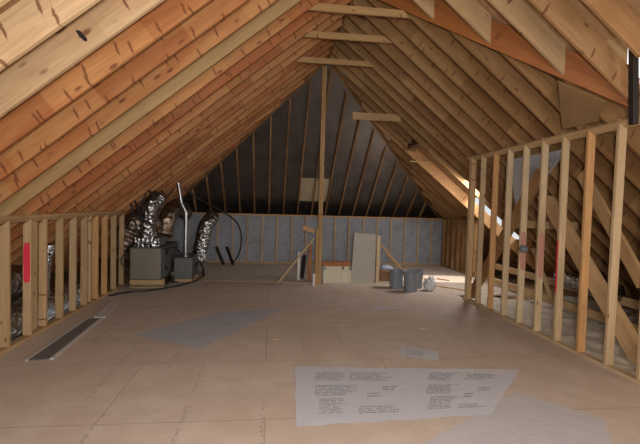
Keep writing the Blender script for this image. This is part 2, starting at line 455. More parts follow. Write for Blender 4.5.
# jacks: ridge to beam
GJ = 'jack rafters landing on the valley beam'
jy = [5.52, 5.10, 4.66, 4.17, 3.78]
jl = ['short rafter landing on the orange beam nearest the ridge', 'short rafter landing on the orange beam, second down from the ridge',
      'pale rafter ending on the orange beam, third down from the ridge', 'pale rafter with a plumb-cut end low on the orange beam, next to the widest rafter',
      'wide orange-brown rafter at the lower end of the orange beam beside the dark post']
for y, lab in zip(jy, jl):
    xb = beamx(y)-.034-.02
    o = rafter('rafter', 1, y, RX+.02, xb, M['jack'] if y > 3.9 else M['jack_warm'], n_bot=tuple(bn) if 0 else (1,0,0))
    tag(o, lab, 'rafter', GJ)
for y in (3.36, 2.94, 2.52):
    o = rafter('rafter', 1, y, RX+.02, 3.10, M['jack_warm'])
    tag(o, 'rafter out over the top right corner, on the camera side of the orange beam', 'rafter', 'rafters over the top right corner')
# right slope
RY = [4.22+O16*k for k in range(0, 20)]
n = 0; GR = 'rafters of the right slope'
for y in RY:
    if y > 12: continue
    xt = RX+.02
    if y < 5.90: xt = beamx(y)+.06
    if y > AY-.03: xt = hipx(y, 1)+.05
    xb = 6.6
    lab = 'right-slope rafter, %s counting back from the orange valley beam' % ORD[n]
    if DYM+.05 < y < DY1-.1: xb = DX0-.05; lab = 'right-slope rafter cut short at the roof opening, %s counting back from the orange valley beam' % ORD[n]
    if abs(y-DY1) < .17: n += 0; continue
    o = rafter('rafter', 1, y, xt, xb, M['rafter_brown']); tag(o, lab, 'rafter', GR); n += 1
# doubled trimmer beside the roof opening, and its header
ty = DY1-.045
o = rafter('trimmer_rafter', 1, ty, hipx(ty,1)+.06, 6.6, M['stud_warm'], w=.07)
tag(o, 'doubled orange-lit rafter on the far side of the roof opening at right', 'rafter')
nv = V((S,0,1))/NRM
hc = V((DX0+.0, 0, under(DX0+.0)))+nv*RD/2
o = board('header', (hc.x, 8.72, hc.z), (hc.x, ty-.04, hc.z), .038, RD, nv, M['rafter_brown'])
tag(o, 'header board across the top of the roof opening on the right slope', 'header')
o = board('strut', (3.22, ty-.08, 2.72), (3.75, ty-.08, 2.71), .03, .03, (0,0,1), M['plate'])
tag(o, 'thin level stick in front of the orange-lit rafter at the roof opening', 'stick')

# hip rafters
for sd in (-1, 1):
    xb = hipx(BY+.35, sd)
    a = V((RX+sd*.03, AY+.03, hipz(AY)+.12)); b = V((xb, BY+.35, hipz(BY+.35)+.12))
    o = board('hip_rafter', a, b, .042, .24, (0,0,1), M['rafter_brown'])
    tag(o, 'hip rafter edging the dark hip end on its %s side' % ('left' if sd < 0 else 'right'), 'hip rafter')
# rafters of the hip end
n = 0; hx = []
k = -9
for k in range(-10, 11):
    x = 1.21 + k*O16
    dy = abs(x-RX)*(BY-AY)/((RZ-HL)/S)
    if dy > 3.1: continue
    hx.append((x, dy))
hn = V((0, s2, 1)).normalized()
for x, dy in hx:
    y0 = AY+dy+.10; y1 = BY+.05
    a = V((x, y0, hipz(y0)))+hn*.045; b = V((x, y1, hipz(y1)))+hn*.045
    o = board('rafter', a, b, .038, .089, hn, M['rafter_brown'], n0=(0,1,0), n1=(0,1,0))
    tag(o, 'narrow rafter on the dark hip end, %s from the left' % ORD[n], 'rafter', 'rafters of the hip end'); n += 1

def slope_pt(x, y, dz): return V((x, y, hipz(y)+dz))
bm = bmesh.new()  # cream panels added to paint the highlight on the foil beside the post
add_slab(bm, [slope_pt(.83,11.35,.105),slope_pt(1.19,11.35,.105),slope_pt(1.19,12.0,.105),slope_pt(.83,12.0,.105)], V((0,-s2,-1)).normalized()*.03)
tag(mesh_obj('highlight_panel', bm, M['foil_highlight']), 'cream panel painting the highlight on the hip-end foil left of the post', 'insulation')
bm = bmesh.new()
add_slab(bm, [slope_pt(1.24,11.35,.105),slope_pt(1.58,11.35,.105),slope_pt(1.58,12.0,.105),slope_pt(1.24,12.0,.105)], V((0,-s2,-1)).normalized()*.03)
tag(mesh_obj('highlight_panel', bm, M['foil_highlight']), 'cream panel painting the highlight on the hip-end foil right of the post', 'insulation')
bm = bmesh.new()
add_slab(bm, [(x,y,under(x)-.008) for x, y in ((3.02,4.28),(3.33,4.00),(3.50,4.27),(3.49,4.83))], (-.010*S,0,-.010))
tag(mesh_obj('plywood_panel', bm, M['plywood']), 'plain tan plywood in the corner between the orange beam and the tall wall', 'panel')
# collar ties
for y, lab in ((5.36,'collar tie nearest the camera, high under the ridge'), (6.20,'middle of the three collar ties under the ridge'), (7.28,'collar tie farthest from the camera, at the head of the post')):
    z = 4.06; a = (RZ-z)/S
    o = board('collar_tie', (RX-a-.05,y-.04,z), (RX+a-.10,y-.04,z), .036, .089, (0,0,1), M['post'], n0=(S,0,-1), n1=(S,0,1))
    tag(o, lab, 'collar tie', 'collar ties')
o = board('blocking', (1.58,8.36,3.415), (2.55,8.36,3.415), .036, .14, (0,0,1), M['plate'])
tag(o, 'short level board sticking out from the right slope near the hip end', 'board')
o = board('blocking', (3.0,9.52,3.02), (3.30,9.52,2.98), .036, .10, (0,0,1), M['rafter_brown'])
tag(o, 'dark block of wood at the top of the roof opening', 'board')

# ------------------------------------------------------------------ knee wall, left
def paint_patch(parent_stud, face_pts, mat, lab):
    pass
def patch_bm(w, hgt, th, seed):
    """ragged sprayed patch in local y (width) / x (length), standing on +z"""
    rr = random.Random(seed); bm = bmesh.new(); N = 30; pts = []
    for i in range(N):
        a = 2*math.pi*i/N
        cx, cy = math.cos(a), math.sin(a)
        px = math.copysign(abs(cx)**.5, cx)*hgt/2*(1+rr.uniform(-.05,.05)); py = math.copysign(abs(cy)**.35, cy)*w/2*(1-rr.uniform(0,.16))
        pts.append((px, py, 0))
    add_slab(bm, pts, (0,0,th)); return bm
def wall_stud(x, y, z1, side, mat, w=.038, d=.089, z0=.04, dx=0, dy=0):
    """bevel-topped stud; d runs along x (wall thickness), room face on x"""
    xc = x + side*d/2
    top = V((xc+dx, y+dy, z1))
    n1 = (side*S, 0, 1)
    return board('wall_stud', (xc, y, z0), top, w, d, (1,0,0), mat, n0=(0,0,1), n1=n1)
GS = 'studs of the left knee wall'
n = 0
ly = [4.45, 4.86, 5.28, 6.04, 6.43, 6.80, 7.22, 7.60, 8.03, 8.45]
ztop = HL-.01
names = {}
for i, y in enumerate(ly):
    mat = M['stud_left'] if i not in (6, 7) else M['stud_warm']
    o = wall_stud(XL, y, ztop, -1, mat, dy=random.uniform(-.006,.006))
    if i == 2:
        lab = 'left knee-wall stud with a bright red spray-paint patch'
        p = mesh_obj('paint_mark', patch_bm(.080, .46, .0012, 3), M['red_paint'], o)
        p['label'] = 'bright red spray-painted patch'
        # stud local axes: x up, z world x, y across the near/far face -> near face is -world Y
        R3 = o.matrix_basis.to_3x3(); loc = R3.transposed() @ V((0,-1,0))
        p.matrix_basis = Matrix.Translation((.19, loc.y*.0192, 0)) @ Matrix.Rotation(-loc.y*math.pi/2, 4, 'X')
    elif i == 0: lab = 'left knee-wall stud at the left edge of the view'
    elif i == 1: lab = 'left knee-wall stud just in front of the red-painted one'
    else: lab = 'left knee-wall stud, %s beyond the red-painted one' % ORD[i-3]
    tag(o, lab, 'stud', GS)
# extra wide stud beside a rafter and two doubled ones
o = board('wall_stud', (XL-.16, 5.57, -.18), (XL-.16, 5.57, 1.62), .038, .14, (1,0,0), M['plate'])
tag(o, 'wider darker stud just behind the red-painted stud, rising past the top plate', 'stud', GS)
for y in (5.66, 7.00):
    o = wall_stud(XL-.02, y, ztop, -1, M['plate'])
    tag(o, 'brown stud %s of the left knee wall' % ('against the wider darker stud' if y < 6 else 'set between the regular ones in the middle'), 'stud', GS)
o = board('bottom_plate', (XL-.0445, 3.2, .019), (XL-.0445, 8.55, .019), .089, .038, (0,0,1), M['plate'])
tag(o, 'floor plate along the foot of the left knee wall', 'wall plate')
nv = V((-S,0,1))/NRM
pc = V((XL-.05, 0, under(XL-.05)))-nv*.021
o = board('top_plate', (pc.x, 3.2, pc.z), (pc.x, 8.55, pc.z), .089, .036, nv, M['plate'])
tag(o, 'tilted top plate along the head of the left knee wall', 'wall plate')

# ------------------------------------------------------------------ tall wall, right
GT = 'studs of the tall right wall'
ry0 = 4.063
zr = HR+.0
rl = []
for k in range(-1, 9):
    y = ry0+O16*k
    mat = M['stud_warm'] if k in (1, 6) else M['stud']
    wdy = {0:-.02, 2:.01, 4:.0}.get(k, 0)
    o = wall_stud(XR, y, zr, 1, mat, dy=wdy)
    rl.append((k, o))
    lab = {-1:'tall right-wall stud at the right edge of the view', 0:'pale tall right-wall stud, nearest one seen full height',
           1:'orange-brown tall right-wall stud between two paler studs', 2:'tall right-wall stud with a vivid red paint stripe low on its edge',
           3:'tall right-wall stud before the right half of the hanging blue-grey sheet, faintly pink', 4:'tall right-wall stud carrying the round grey electrical box',
           5:'tall right-wall stud at the left edge of the hanging blue-grey sheet', 6:'orange-brown tall right-wall stud, second beyond the hanging sheet',
           7:'tall right-wall stud next to the doubled end of the wall', 8:'last stud at the far end of the tall right wall'}[k]
    tag(o, lab, 'stud', GT)
    def mark(z0, z1, mat, w, seed, face, lab):
        p = mesh_obj('paint_mark', patch_bm(w, z1-z0, .0012, seed), mat, o)
        p['label'] = lab
        zc = (z0+z1)/2 - (.04+zr)/2
        R3 = o.matrix_basis.to_3x3()
        if face == 'near':
            loc = R3.transposed() @ V((0,-1,0))
            p.matrix_basis = Matrix.Translation((zc, loc.y*.0192, 0)) @ Matrix.Rotation(-loc.y*math.pi/2, 4, 'X')
        else:
            loc = R3.transposed() @ V((-1,0,0))
            p.matrix_basis = Matrix.Translation((zc, 0, loc.z*.0447)) @ (Matrix() if loc.z > 0 else Matrix.Rotation(math.pi, 4, 'X'))
    if k == 2: mark(.62, 1.28, M['red_paint'], .034, 5, 'room', 'vivid red spray-painted stripe')
    if k == 3: mark(.75, 1.35, M['pink_paint'], .080, 6, 'near', 'faint pink sprayed mark')
    if k == 4: mark(.80, 1.35, M['pink_paint'], .080, 8, 'near', 'faint pink sprayed mark')
o = wall_stud(XR, ry0+O16*8-.05, zr, 1, M['plate'])
tag(o, 'brown stud nailed against the last stud at the far end of the tall right wall', 'stud', GT)
o = board('bottom_plate', (XR+.0445, 3.3, .019), (XR+.0445, 7.42, .019), .089, .038, (0,0,1), M['stud'])
tag(o, 'floor plate along the foot of the tall right wall', 'wall plate')
nv = V((S,0,1))/NRM
pc = V((XR+.05, 0, under(XR+.05)))-nv*.021
o = board('top_plate', (pc.x, 3.6, pc.z), (pc.x, 7.45, pc.z), .10, .036, nv, M['plate'])
tag(o, 'tilted top plate along the head of the tall right wall', 'wall plate')
# round electrical box
t = empty('electrical_box', (XR-.0, ry0+O16*4-.075, 1.10))
bm = bmesh.new(); add_lathe(bm, [(.052,0),(.052,.05),(.048,.052),(.045,.05),(.045,.006)], (0,0,0), 24)
bmesh.ops.rotate(bm, verts=bm.verts, cent=(0,0,0), matrix=Matrix.Rotation(math.pi/2, 3, 'X'))
bmesh.ops.translate(bm, verts=bm.verts, vec=(.03,.052,0))
mesh_obj('box_body', bm, M['steel_box'], t, True)
bm = bmesh.new(); add_box(bm, (.03,.0535,0), (.09,.004,.03)); mesh_obj('bracket', bm, M['galv'], t)
tag(t, 'round grey electrical box nailed to a stud of the tall right wall', 'electrical box')

# dark post at the right edge
o = board('post', (3.30,3.60,2.45), (3.215,3.60,3.9), .055, .06, (0,1,0), M['dark'])
tag(o, 'dark post at the right edge by the low end of the orange beam', 'post')

# ------------------------------------------------------------------ far walls
n = 0
for i in range(19):
    x = -2.62 + i*O16
    if x > 4.93: break
    o = board('wall_stud', (x, FY+.03, .038), (x, FY+.03, 1.322), .038, .04, (0,1,0), M['plate'])
    tag(o, 'stud in the far insulated wall, %s from the left' % ORD[n], 'stud', 'studs of the far wall'); n += 1
o = board('top_plate', (-3.1, FY+.05, 1.342), (5.05, FY+.05, 1.342), .10, .038, (0,0,1), M['stud_warm'])
tag(o, 'orange-brown top plate of the far insulated wall', 'wall plate')
o = board('bottom_plate', (-3.1, FY+.05, .019), (5.05, FY+.05, .019), .10, .038, (0,0,1), M['plate'])
tag(o, 'floor plate along the foot of the far insulated wall', 'wall plate')
n = 0
for i in range(7):
    y = 11.78 - i*.315
    o = board('wall_stud', (5.0, y, .038), (5.0, y, 1.34), .038, .089, (1,0,0), M['rafter_brown'])
    tag(o, 'dark brown stud of the far right knee wall, %s from the corner' % ORD[n], 'stud', 'studs of the far right knee wall'); n += 1
o = board('bottom_plate', (5.0, 9.82, .019), (5.0, 11.88, .019), .089, .038, (0,0,1), M['rafter_brown'])
tag(o, 'floor plate of the far right knee wall', 'wall plate')
o = board('top_plate', (5.0, 9.82, 1.36), (5.0, 11.88, 1.36), .089, .036, (0,0,1), M['rafter_brown'])
tag(o, 'top plate of the far right knee wall', 'wall plate')

# ------------------------------------------------------------------ post and guard at the stair opening
PX, PY = 1.03, 8.70
t = empty('support_post', (PX+.01, PY, 0))
ztp = under(PX-.06)-.02
board('board', (PX+.03,PY,.002), (PX+.03,PY,ztp), .045, .089, (0,1,0), M['post'], t)
board('board', (PX-.014,PY,.002), (PX-.014,PY,ztp), .042, .089, (0,1,0), M['post'], t)
board('board', (PX-.052,PY+.01,.002), (PX-.052,PY+.01,1.15), .034, .089, (0,1,0), M['stud_warm'], t)
tag(t, 'built-up wooden post standing under the ridge in the middle of the attic', 'post')
o = board('brace', (.22,8.83,.035), (.935,8.83,.96), .036, .064, (0,1,0), M['stud'], n0=(0,0,1), n1=(1,0,0))
tag(o, 'pale diagonal brace leaning from the floor to the left side of the post', 'brace')
o = board('block', (.70,8.83,1.17), (.93,8.83,1.10), .036, .09, (0,0,1), M['stud_warm'])
tag(o, 'short brown board sticking out left of the post above the brace', 'board')
o = board('block', (.90,9.25,.0), (.90,9.25,.80), .07, .038, (0,1,0), M['rafter_red'])
tag(o, 'upright reddish board just behind the post', 'board')
def pipe(name, a, b, r, mat, lab, cat):
    bm = bmesh.new(); add_tube(bm, [V(a), V(b)], r, 16)
    return tag(mesh_obj(name, bm, mat, None, False), lab, cat)
pipe('pipe_stub', (.66,9.30,.0), (.66,9.30,.62), .028, M['pvc'], 'white plastic pipe standing behind the diagonal brace', 'pipe')
pipe('pipe_stub', (.925,8.60,.0), (.925,8.60,.25), .022, M['pvc'], 'short white pipe stub at the foot of the post', 'pipe')
pipe('pipe_stub', (.76,9.55,.0), (.80,9.45,.52), .045, M['black'], 'black pipe stub behind the white pipe by the post', 'pipe')

# low cream panel
t = empty('low_panel', (1.46, 8.97, 0))
bm = bmesh.new(); add_box(bm, (0,0,.175), (.60,.02,.35)); bevel(bm, .003); mesh_obj('panel', bm, M['cream'], t)
for x in (-.27, .12, .28):
    bm = bmesh.new(); add_box(bm, (x,-.016,.175), (.04,.012,.35)); mesh_obj('batten', bm, M['cream'], t)
bm = bmesh.new(); add_box(bm, (0,-.016,.31), (.60,.012,.05)); mesh_obj('batten', bm, M['cream'], t)
tag(t, 'low cream panel between the post and the drywall half wall', 'panel')
o = board('board', (1.15,9.02,.402), (1.74,9.02,.402), .09, .10, (0,0,1), M['rafter_red'])
o.location.z = .402
tag(o, 'reddish board lying along the top of the low cream panel', 'board')
for x in (1.25, 1.64):
    pass
# drywall half wall
t = empty('half_wall', (2.03, 8.97, 0))
bm = bmesh.new(); add_slab(bm, [(-.27,0,0),(.25,0,0),(.27,0,1.045),(-.22,0,1.075)], (0,.10,0)); bevel(bm, .004); mesh_obj('drywall', bm, M['drywall'], t)
board('stud', (2.345,9.0,.0), (2.345,9.0,1.03), .075, .089, (0,1,0), M['stud'], t)
tag(t, 'plain drywall half wall with a wooden end post behind the buckets', 'half wall')
o = board('brace', (2.41,9.0,.82), (3.12,9.0,.04), .036, .055, (0,1,0), M['stud_warm'], n0=(1,0,0), n1=(0,0,1))
tag(o, 'slim brace leaning from the half wall down behind the buckets', 'brace')
t = empty('cardboard_box', (2.60, 9.30, 0))
bm = bmesh.new(); add_box(bm, (0,0,.12), (.26,.22,.24)); bevel(bm, .004); mesh_obj('box_body', bm, M['cardboard'], t)
bm = bmesh.new(); add_box(bm, (0,-.15,.235), (.25,.09,.006), Matrix.Rotation(.5,3,'X')); mesh_obj('flap', bm, M['cardboard'], t)
tag(t, 'brown cardboard box tucked beside the half wall behind the buckets', 'box')
bm = bmesh.new(); bmesh.ops.create_icosphere(bm, subdivisions=3, radius=1)
for v in bm.verts:
    v.co = V((v.co.x*.15, v.co.y*.10, max(-.035, v.co.z*.07))) * (1+.25*noise.noise(v.co*2.3))
bmesh.ops.translate(bm, verts=bm.verts, vec=(2.62,9.30,.283))
tag(mesh_obj('crumpled_bag', bm, M['blue_white'], None, True), 'crumpled blue-white bag on top of the cardboard box', 'bag')

# buckets
def bucket(x, y, r, hgt, rot, lab):
    t = empty('bucket', (x, y, 0)); t.rotation_euler.z = rot
    bm = bmesh.new()
    add_lathe(bm, [(r*.84,0),(r*.86,.006),(r*.97,hgt*.80),(r*1.04,hgt*.805),(r*1.04,hgt*.83),(r*.985,hgt*.835),(r*1.0,hgt*.93),(r*1.05,hgt*.935),(r*1.06,hgt),(r*.97,hgt),(r*.82,.02)], (0,0,0), 32)
    rings = bm.verts[-32:] if False else None
    bm.verts.ensure_lookup_table(); bm.faces.new([bm.verts[i] for i in range(len(bm.verts)-32, len(bm.verts))])
    mesh_obj('bucket_body', bm, M['bucket'], t, False)
    for s in (-1, 1):
        bm = bmesh.new(); add_tube(bm, [V((s*r*1.02,0,hgt*.87)), V((s*(r*1.02+.018),0,hgt*.87))], .016, 12); mesh_obj('handle_ear', bm, M['bucket'], t)
    bm = bmesh.new(); pts = []
    for i in range(17):
        a = math.pi*i/16; R = r*1.02+.014
        pts.append(V((math.cos(a)*R, -math.sin(a)*R*.98, hgt*.87-math.sin(a)*.10)))
    add_tube(bm, pts, .0025, 6); mesh_obj('bail', bm, M['galv'], t)
    tag(t, lab, 'bucket', 'buckets')
bucket(2.60, 8.45, .148, .37, .4, 'grey plastic bucket at left, just behind the front bucket')
bucket(2.79, 8.10, .148, .385, 1.1, 'grey plastic bucket in front, nearest of the three')
bucket(3.02, 8.46, .148, .37, 2.2, 'grey plastic bucket at right, behind the front one and beside the white bag')
bm = bmesh.new(); bmesh.ops.create_icosphere(bm, subdivisions=4, radius=1)
for v in bm.verts:
    c = v.co.copy(); k = 1+.3*noise.noise(c*1.9)+.12*noise.noise(c*5)
    z = (c.z+1)/2
    taper = 1 if z < .6 else 1-.8*(z-.6)
    v.co = V((c.x*.115*k*taper, c.y*.10*k*taper, max(0, z*.30*k-.02)))
bmesh.ops.translate(bm, verts=bm.verts, vec=(3.215,8.18,0))
tag(mesh_obj('plastic_bag', bm, M['bag'], None, True), 'pale plastic bag slumped on the floor right of the buckets', 'bag')
# scraps of lumber in the sun
for a, b, lab in (((3.55,9.55),(3.80,9.35),'short wood offcut lying in the sunlit patch, nearest the buckets'), ((3.92,9.55),(4.12,9.30),'short wood offcut lying in the sunlit patch, farther right'), ((3.42,8.75),(4.15,7.95),'long wood strip lying on the floor at the end of the tall wall')):
    o = board('wood_scrap', (*a,.012), (*b,.012), .05, .022, (0,0,1), M['stud'])
    tag(o, lab, 'wood scrap', 'wood scraps on the floor')

# ------------------------------------------------------------------ air handler corner
t = empty('air_handler', (-2.25, 8.95, 0))
bm = bmesh.new(); add_box(bm, (0,0,.47), (.56,1.5,.60)); bevel(bm, .008); mesh_obj('cabinet', bm, M['cabinet_side'], t)
bm = bmesh.new(); add_box(bm, (0,-.757,.47), (.53,.014,.56)); bevel(bm, .004); mesh_obj('end_panel', bm, M['cabinet'], t)
bm = bmesh.new(); add_box(bm, (.287,-.2,.47), (.012,.8,.5)); bevel(bm, .003); mesh_obj('access_panel', bm, M['cabinet_side'], t)
for y in (-.6, .6):
    bm = bmesh.new(); add_box(bm, (0,y,.085), (.62,.09,.17)); bevel(bm, .003); mesh_obj('support_block', bm, M['plate'], t)
bm = bmesh.new(); add_box(bm, (-.02,-.30,.86), (.46,.62,.18)); bevel(bm, .02); mesh_obj('plenum', bm, M['foil_duct'], t)
bm = bmesh.new(); add_box(bm, (0,0,.06), (.70,1.6,.012)); mesh_obj('drain_pan', bm, M['galv'], t)
tag(t, 'grey metal air handler cabinet sitting at the end of the left knee wall', 'air handler')
def flex(pts, r, lab, seed, mat='foil_duct', group='flexible ducts'):
    rr = random.Random(seed); P = smooth_path(pts, 14); bm = bmesh.new(); off = rr.uniform(0,50)
    def rad(i, a):
        q = V((math.cos(a)*1.2, math.sin(a)*1.2, i*.16+off))
        return r*(1 + .05*math.sin(i*2.1) + .14*noise.noise(q*1.3) + .06*noise.noise(q*3.7))
    add_tube(bm, P, rad, 28)
    o = mesh_obj('flexible_duct', bm, M[mat], None, True); tag(o, lab, 'duct', group); return o
flex([(-2.30,8.55,.955),(-2.30,8.50,1.25),(-2.22,8.45,1.55),(-2.12,8.6,1.72)], .15, 'crumpled silver duct rising straight up from the air handler', 1)
flex([(-2.36,9.15,.93),(-2.38,8.9,1.18),(-2.46,8.70,1.27),(-2.64,8.68,1.10),(-2.82,8.75,.75)], .235, 'fat dull brown-grey duct bending left over the air handler', 2, 'dull_duct')
flex([(-2.12,9.0,.96),(-2.05,9.1,1.35),(-2.02,9.6,1.52),(-2.05,10.4,1.48),(-2.1,11.2,1.35)], .17, 'dull dark foil duct running back from the air handler toward the far wall', 3, 'dull_duct')
flex([(-1.55,9.9,.30),(-1.50,9.95,.75),(-1.42,10.0,1.12),(-1.35,10.35,1.28),(-1.5,10.9,1.2)], .16, 'crumpled silver duct right of the metal flue pipe', 4)
flex([(-1.98,9.85,.24),(-1.85,9.9,.32),(-1.75,10.4,.3),(-1.8,11.2,.28)], .15, 'silver duct lying low on the floor behind the air handler', 5)
bm = bmesh.new()
P = [V(p) for p in ((-1.72,9.2,.50),(-1.72,9.2,1.42),(-1.82,9.2,1.62),(-1.89,9.2,2.03))]
add_tube(bm, P, .036, 20)
t = empty('coil_box', (-1.72, 9.35, 0))
b2 = bmesh.new(); add_box(b2, (0,0,.28), (.36,.80,.44)); bevel(b2, .008); mesh_obj('cabinet', b2, M['cabinet_side'], t)
b2 = bmesh.new(); add_box(b2, (0,-.404,.28), (.32,.010,.38)); bevel(b2, .003); mesh_obj('front_panel', b2, M['cabinet_side'], t)
b2 = bmesh.new(); add_lathe(b2, [(.06,.50),(.06,.53),(.045,.56),(.044,.50)], (0,-.15,0), 20); mesh_obj('collar', b2, M['galv'], t)
for yy in (-.3,.3):
    b2 = bmesh.new(); add_box(b2, (0,yy,.03), (.34,.08,.06)); mesh_obj('foot', b2, M['plate'], t)
tag(t, 'dark sheet-metal box under the shiny flue pipe, right of the air handler', 'metal box')
tag(mesh_obj('flue_pipe', bm, M['galv'], None, False), 'shiny metal flue pipe with an offset standing right of the air handler', 'pipe')
def strap(pts, r, lab, cat='strap', grp=None, name='hanging_strap', n=1):
    bm = bmesh.new(); add_tube(bm, smooth_path(pts, n) if n > 1 else [V(p) for p in pts], r, 8)
    o = mesh_obj(name, bm, M['black'], None, n > 1); tag(o, lab, cat, grp); return o
G = 'black straps over the air handler'
strap([(-2.60,8.45,1.58),(-2.52,8.4,1.28),(-2.44,8.38,1.05)], .016, 'black strap at the left end of the zigzag above the air handler', grp=G)
strap([(-2.50,8.35,1.64),(-2.34,8.3,1.30)], .018, 'black strap, second from the left in the zigzag above the air handler', grp=G)
strap([(-2.42,8.33,1.48),(-2.28,8.3,1.78)], .016, 'black strap, third from the left in the zigzag above the air handler', grp=G)
strap([(-2.26,8.3,1.86),(-2.08,8.3,1.66)], .018, 'black strap, fourth from the left, just above the silver riser duct', grp=G)
strap([(-2.02,8.35,1.84),(-1.90,8.3,1.72),(-1.78,8.3,1.88)], .015, 'black strap at the right end of the zigzag, beside the flue pipe', grp=G)
strap([(-2.62,8.25,1.10),(-2.52,8.2,1.26),(-2.30,8.2,1.30),(-2.16,8.28,1.18)], .015, 'black strap arching round the fat grey duct', grp=G, n=8)
strap([(-2.56,8.12,.72),(-2.64,8.08,.55),(-2.58,8.08,.42),(-2.52,8.12,.34)], .014, 'black loop of tube at the left corner of the air handler', 'tube', name='tube_loop', n=8)
strap([(-2.66,7.55,.017),(-2.45,7.85,.017),(-2.10,8.02,.017),(-1.70,8.5,.017),(-1.46,9.1,.017),(-1.44,9.7,.017),(-1.55,10.4,.017)], .016, 'black hose curving along the floor in front of the air handler', 'hose', name='hose', n=10)
strap([(-2.2,10.9,2.05),(-1.75,11.0,1.72),(-1.25,11.2,1.45),(-.85,11.4,1.15),(-.72,11.5,.75),(-.78,11.6,.30),(-.95,11.7,.02)], .018, 'black cable hanging in a long curve against the far wall', 'cable', name='cable', n=10)
pipe('tube', (-1.17,11.45,.03), (-1.40,11.80,.44), .042, M['black'], 'left one of two black tubes leaning on the far wall', 'tube')
pipe('tube', (-.92,11.45,.03), (-1.12,11.80,.44), .042, M['black'], 'right one of two black tubes leaning on the far wall', 'tube')
for i, (pts, lab) in enumerate((
    (((-1.95,8.5,.62),(-1.88,8.45,.75),(-1.80,8.7,.72),(-1.78,9.0,.58)), 'black refrigerant line looping from the air handler to the metal box'),
    (((-1.95,8.42,.40),(-1.86,8.38,.30),(-1.84,8.5,.10),(-1.80,8.8,.03)), 'black line dropping from the right side of the air handler to the floor'),
    (((-1.50,9.1,.30),(-1.42,9.05,.42),(-1.36,9.2,.25),(-1.38,9.5,.03)), 'black line looping on the right side of the metal box'))):
    strap(pts, .017, lab, 'tube', 'black lines around the air handler', 'tube', 8)
# ducts behind the left knee wall
flex([(-3.16,2.6,.14),(-3.13,4.2,.16),(-3.12,5.2,.14),(-3.14,6.3,.12),(-3.2,7.6,.10)], .24, 'long silver duct lying behind the left knee wall', 11)
flex([(-3.14,3.9,.63),(-3.16,4.7,.66),(-3.22,5.5,.60),(-3.36,6.2,.50)], .20, 'silver duct lying on top of the long duct behind the left knee wall', 12)
flex([(-3.0,6.15,.10),(-3.02,6.2,.6),(-3.0,6.3,1.0)], .07, 'thin silver duct standing between studs of the left knee wall', 13)

# ------------------------------------------------------------------ beyond the right wall
o = board('brace', (3.668,5.36,1.84), (3.668,3.70,.13), .19, .076, (1,0,0), M['jack'], n0=(0,0,1), n1=(0,0,1))
tag(o, 'heavy diagonal timber running down to the right behind the near studs of the tall wall', 'brace')
o = board('brace', (3.668,5.42,2.22), (3.668,7.38,.04), .17, .076, (1,0,0), M['rafter_brown'], n0=(0,0,1), n1=(0,0,1))
tag(o, 'broad diagonal timber rising from the far end of the tall wall toward the hanging sheet', 'brace')
o = board('brace', (3.86,4.95,2.12), (3.86,3.98,.90), .15, .04, (1,0,0), M['jack'])
tag(o, 'upper diagonal board parallel to the heavy timber, at the right edge behind the tall wall', 'brace')
o = board('brace', (4.35,6.6,1.02), (4.72,6.6,.16), .06, .038, (0,1,0), M['jack'])
tag(o, 'short slender diagonal stick low behind the tall wall', 'brace')
o = board('rail', (3.70,6.45,1.42), (5.0,6.45,1.42), .05, .12, (0,0,1), M['plate'])
tag(o, 'level board at mid height behind the hanging sheet', 'board')
for z, x, lab in ((.10,4.9,'lower long rail lying low behind the tall right wall'), (.30,5.4,'upper long rail lying low behind the tall right wall')):
    o = board('rail', (x,3.95,z), (x,9.6,z), .05, .13, (0,0,1), M['plate']); tag(o, lab, 'board')
flex([(5.30,5.9,.42),(5.28,6.6,.44),(5.28,7.2,.42)], .13, 'dark foil duct lying low behind the tall right wall', 21)
# hanging blue-grey sheet
def sheet(name, c, mat, lab, cat, nu=36, nv=24, lift=.0018, amp=.004, edge=.0, seed=1, th=.0012):
    """c: four corners in order (a,b,c,d); bilinear grid with soft wrinkles"""
    a, b, cc, d = [V(p) for p in c]; bm = bmesh.new(); g = []
    nrm = (b-a).cross(d-a).normalized()
    for j in range(nv+1):
        r = []
        for i in range(nu+1):
            u, v = i/nu, j/nv
            p = (a*(1-u)+b*u)*(1-v) + (d*(1-u)+cc*u)*v
            q = V((p.x*1.7+seed*7, p.y*1.7+p.z*1.7, seed))
            w = amp*(.5+.5*noise.noise(q)) + amp*.5*(.5+.5*noise.noise(q*3.1))
            # thin ragged outline
            if i in (0, nu): p = p + (b-a).normalized()*noise.noise(q*5)*.02
            if j in (0, nv): p = p + (d-a).normalized()*noise.noise(q*5+V((9,0,0)))*.02
            p = p + nrm*(lift+w)
            r.append(bm.verts.new(p))
        g.append(r)
    for j in range(nv):
        for i in range(nu): bm.faces.new((g[j][i], g[j][i+1], g[j+1][i+1], g[j+1][i]))
    o = mesh_obj(name, bm, mat, None, True); tag(o, lab, cat)
    m = o.modifiers.new('thickness', 'SOLIDIFY'); m.thickness = th*.6; m.offset = -1; m.use_rim = False
    return o
def bil(c, u, v):
    a, b, cc, d = [V(p) for p in c]
    return (a*(1-u)+b*u)*(1-v) + (d*(1-u)+cc*u)*v
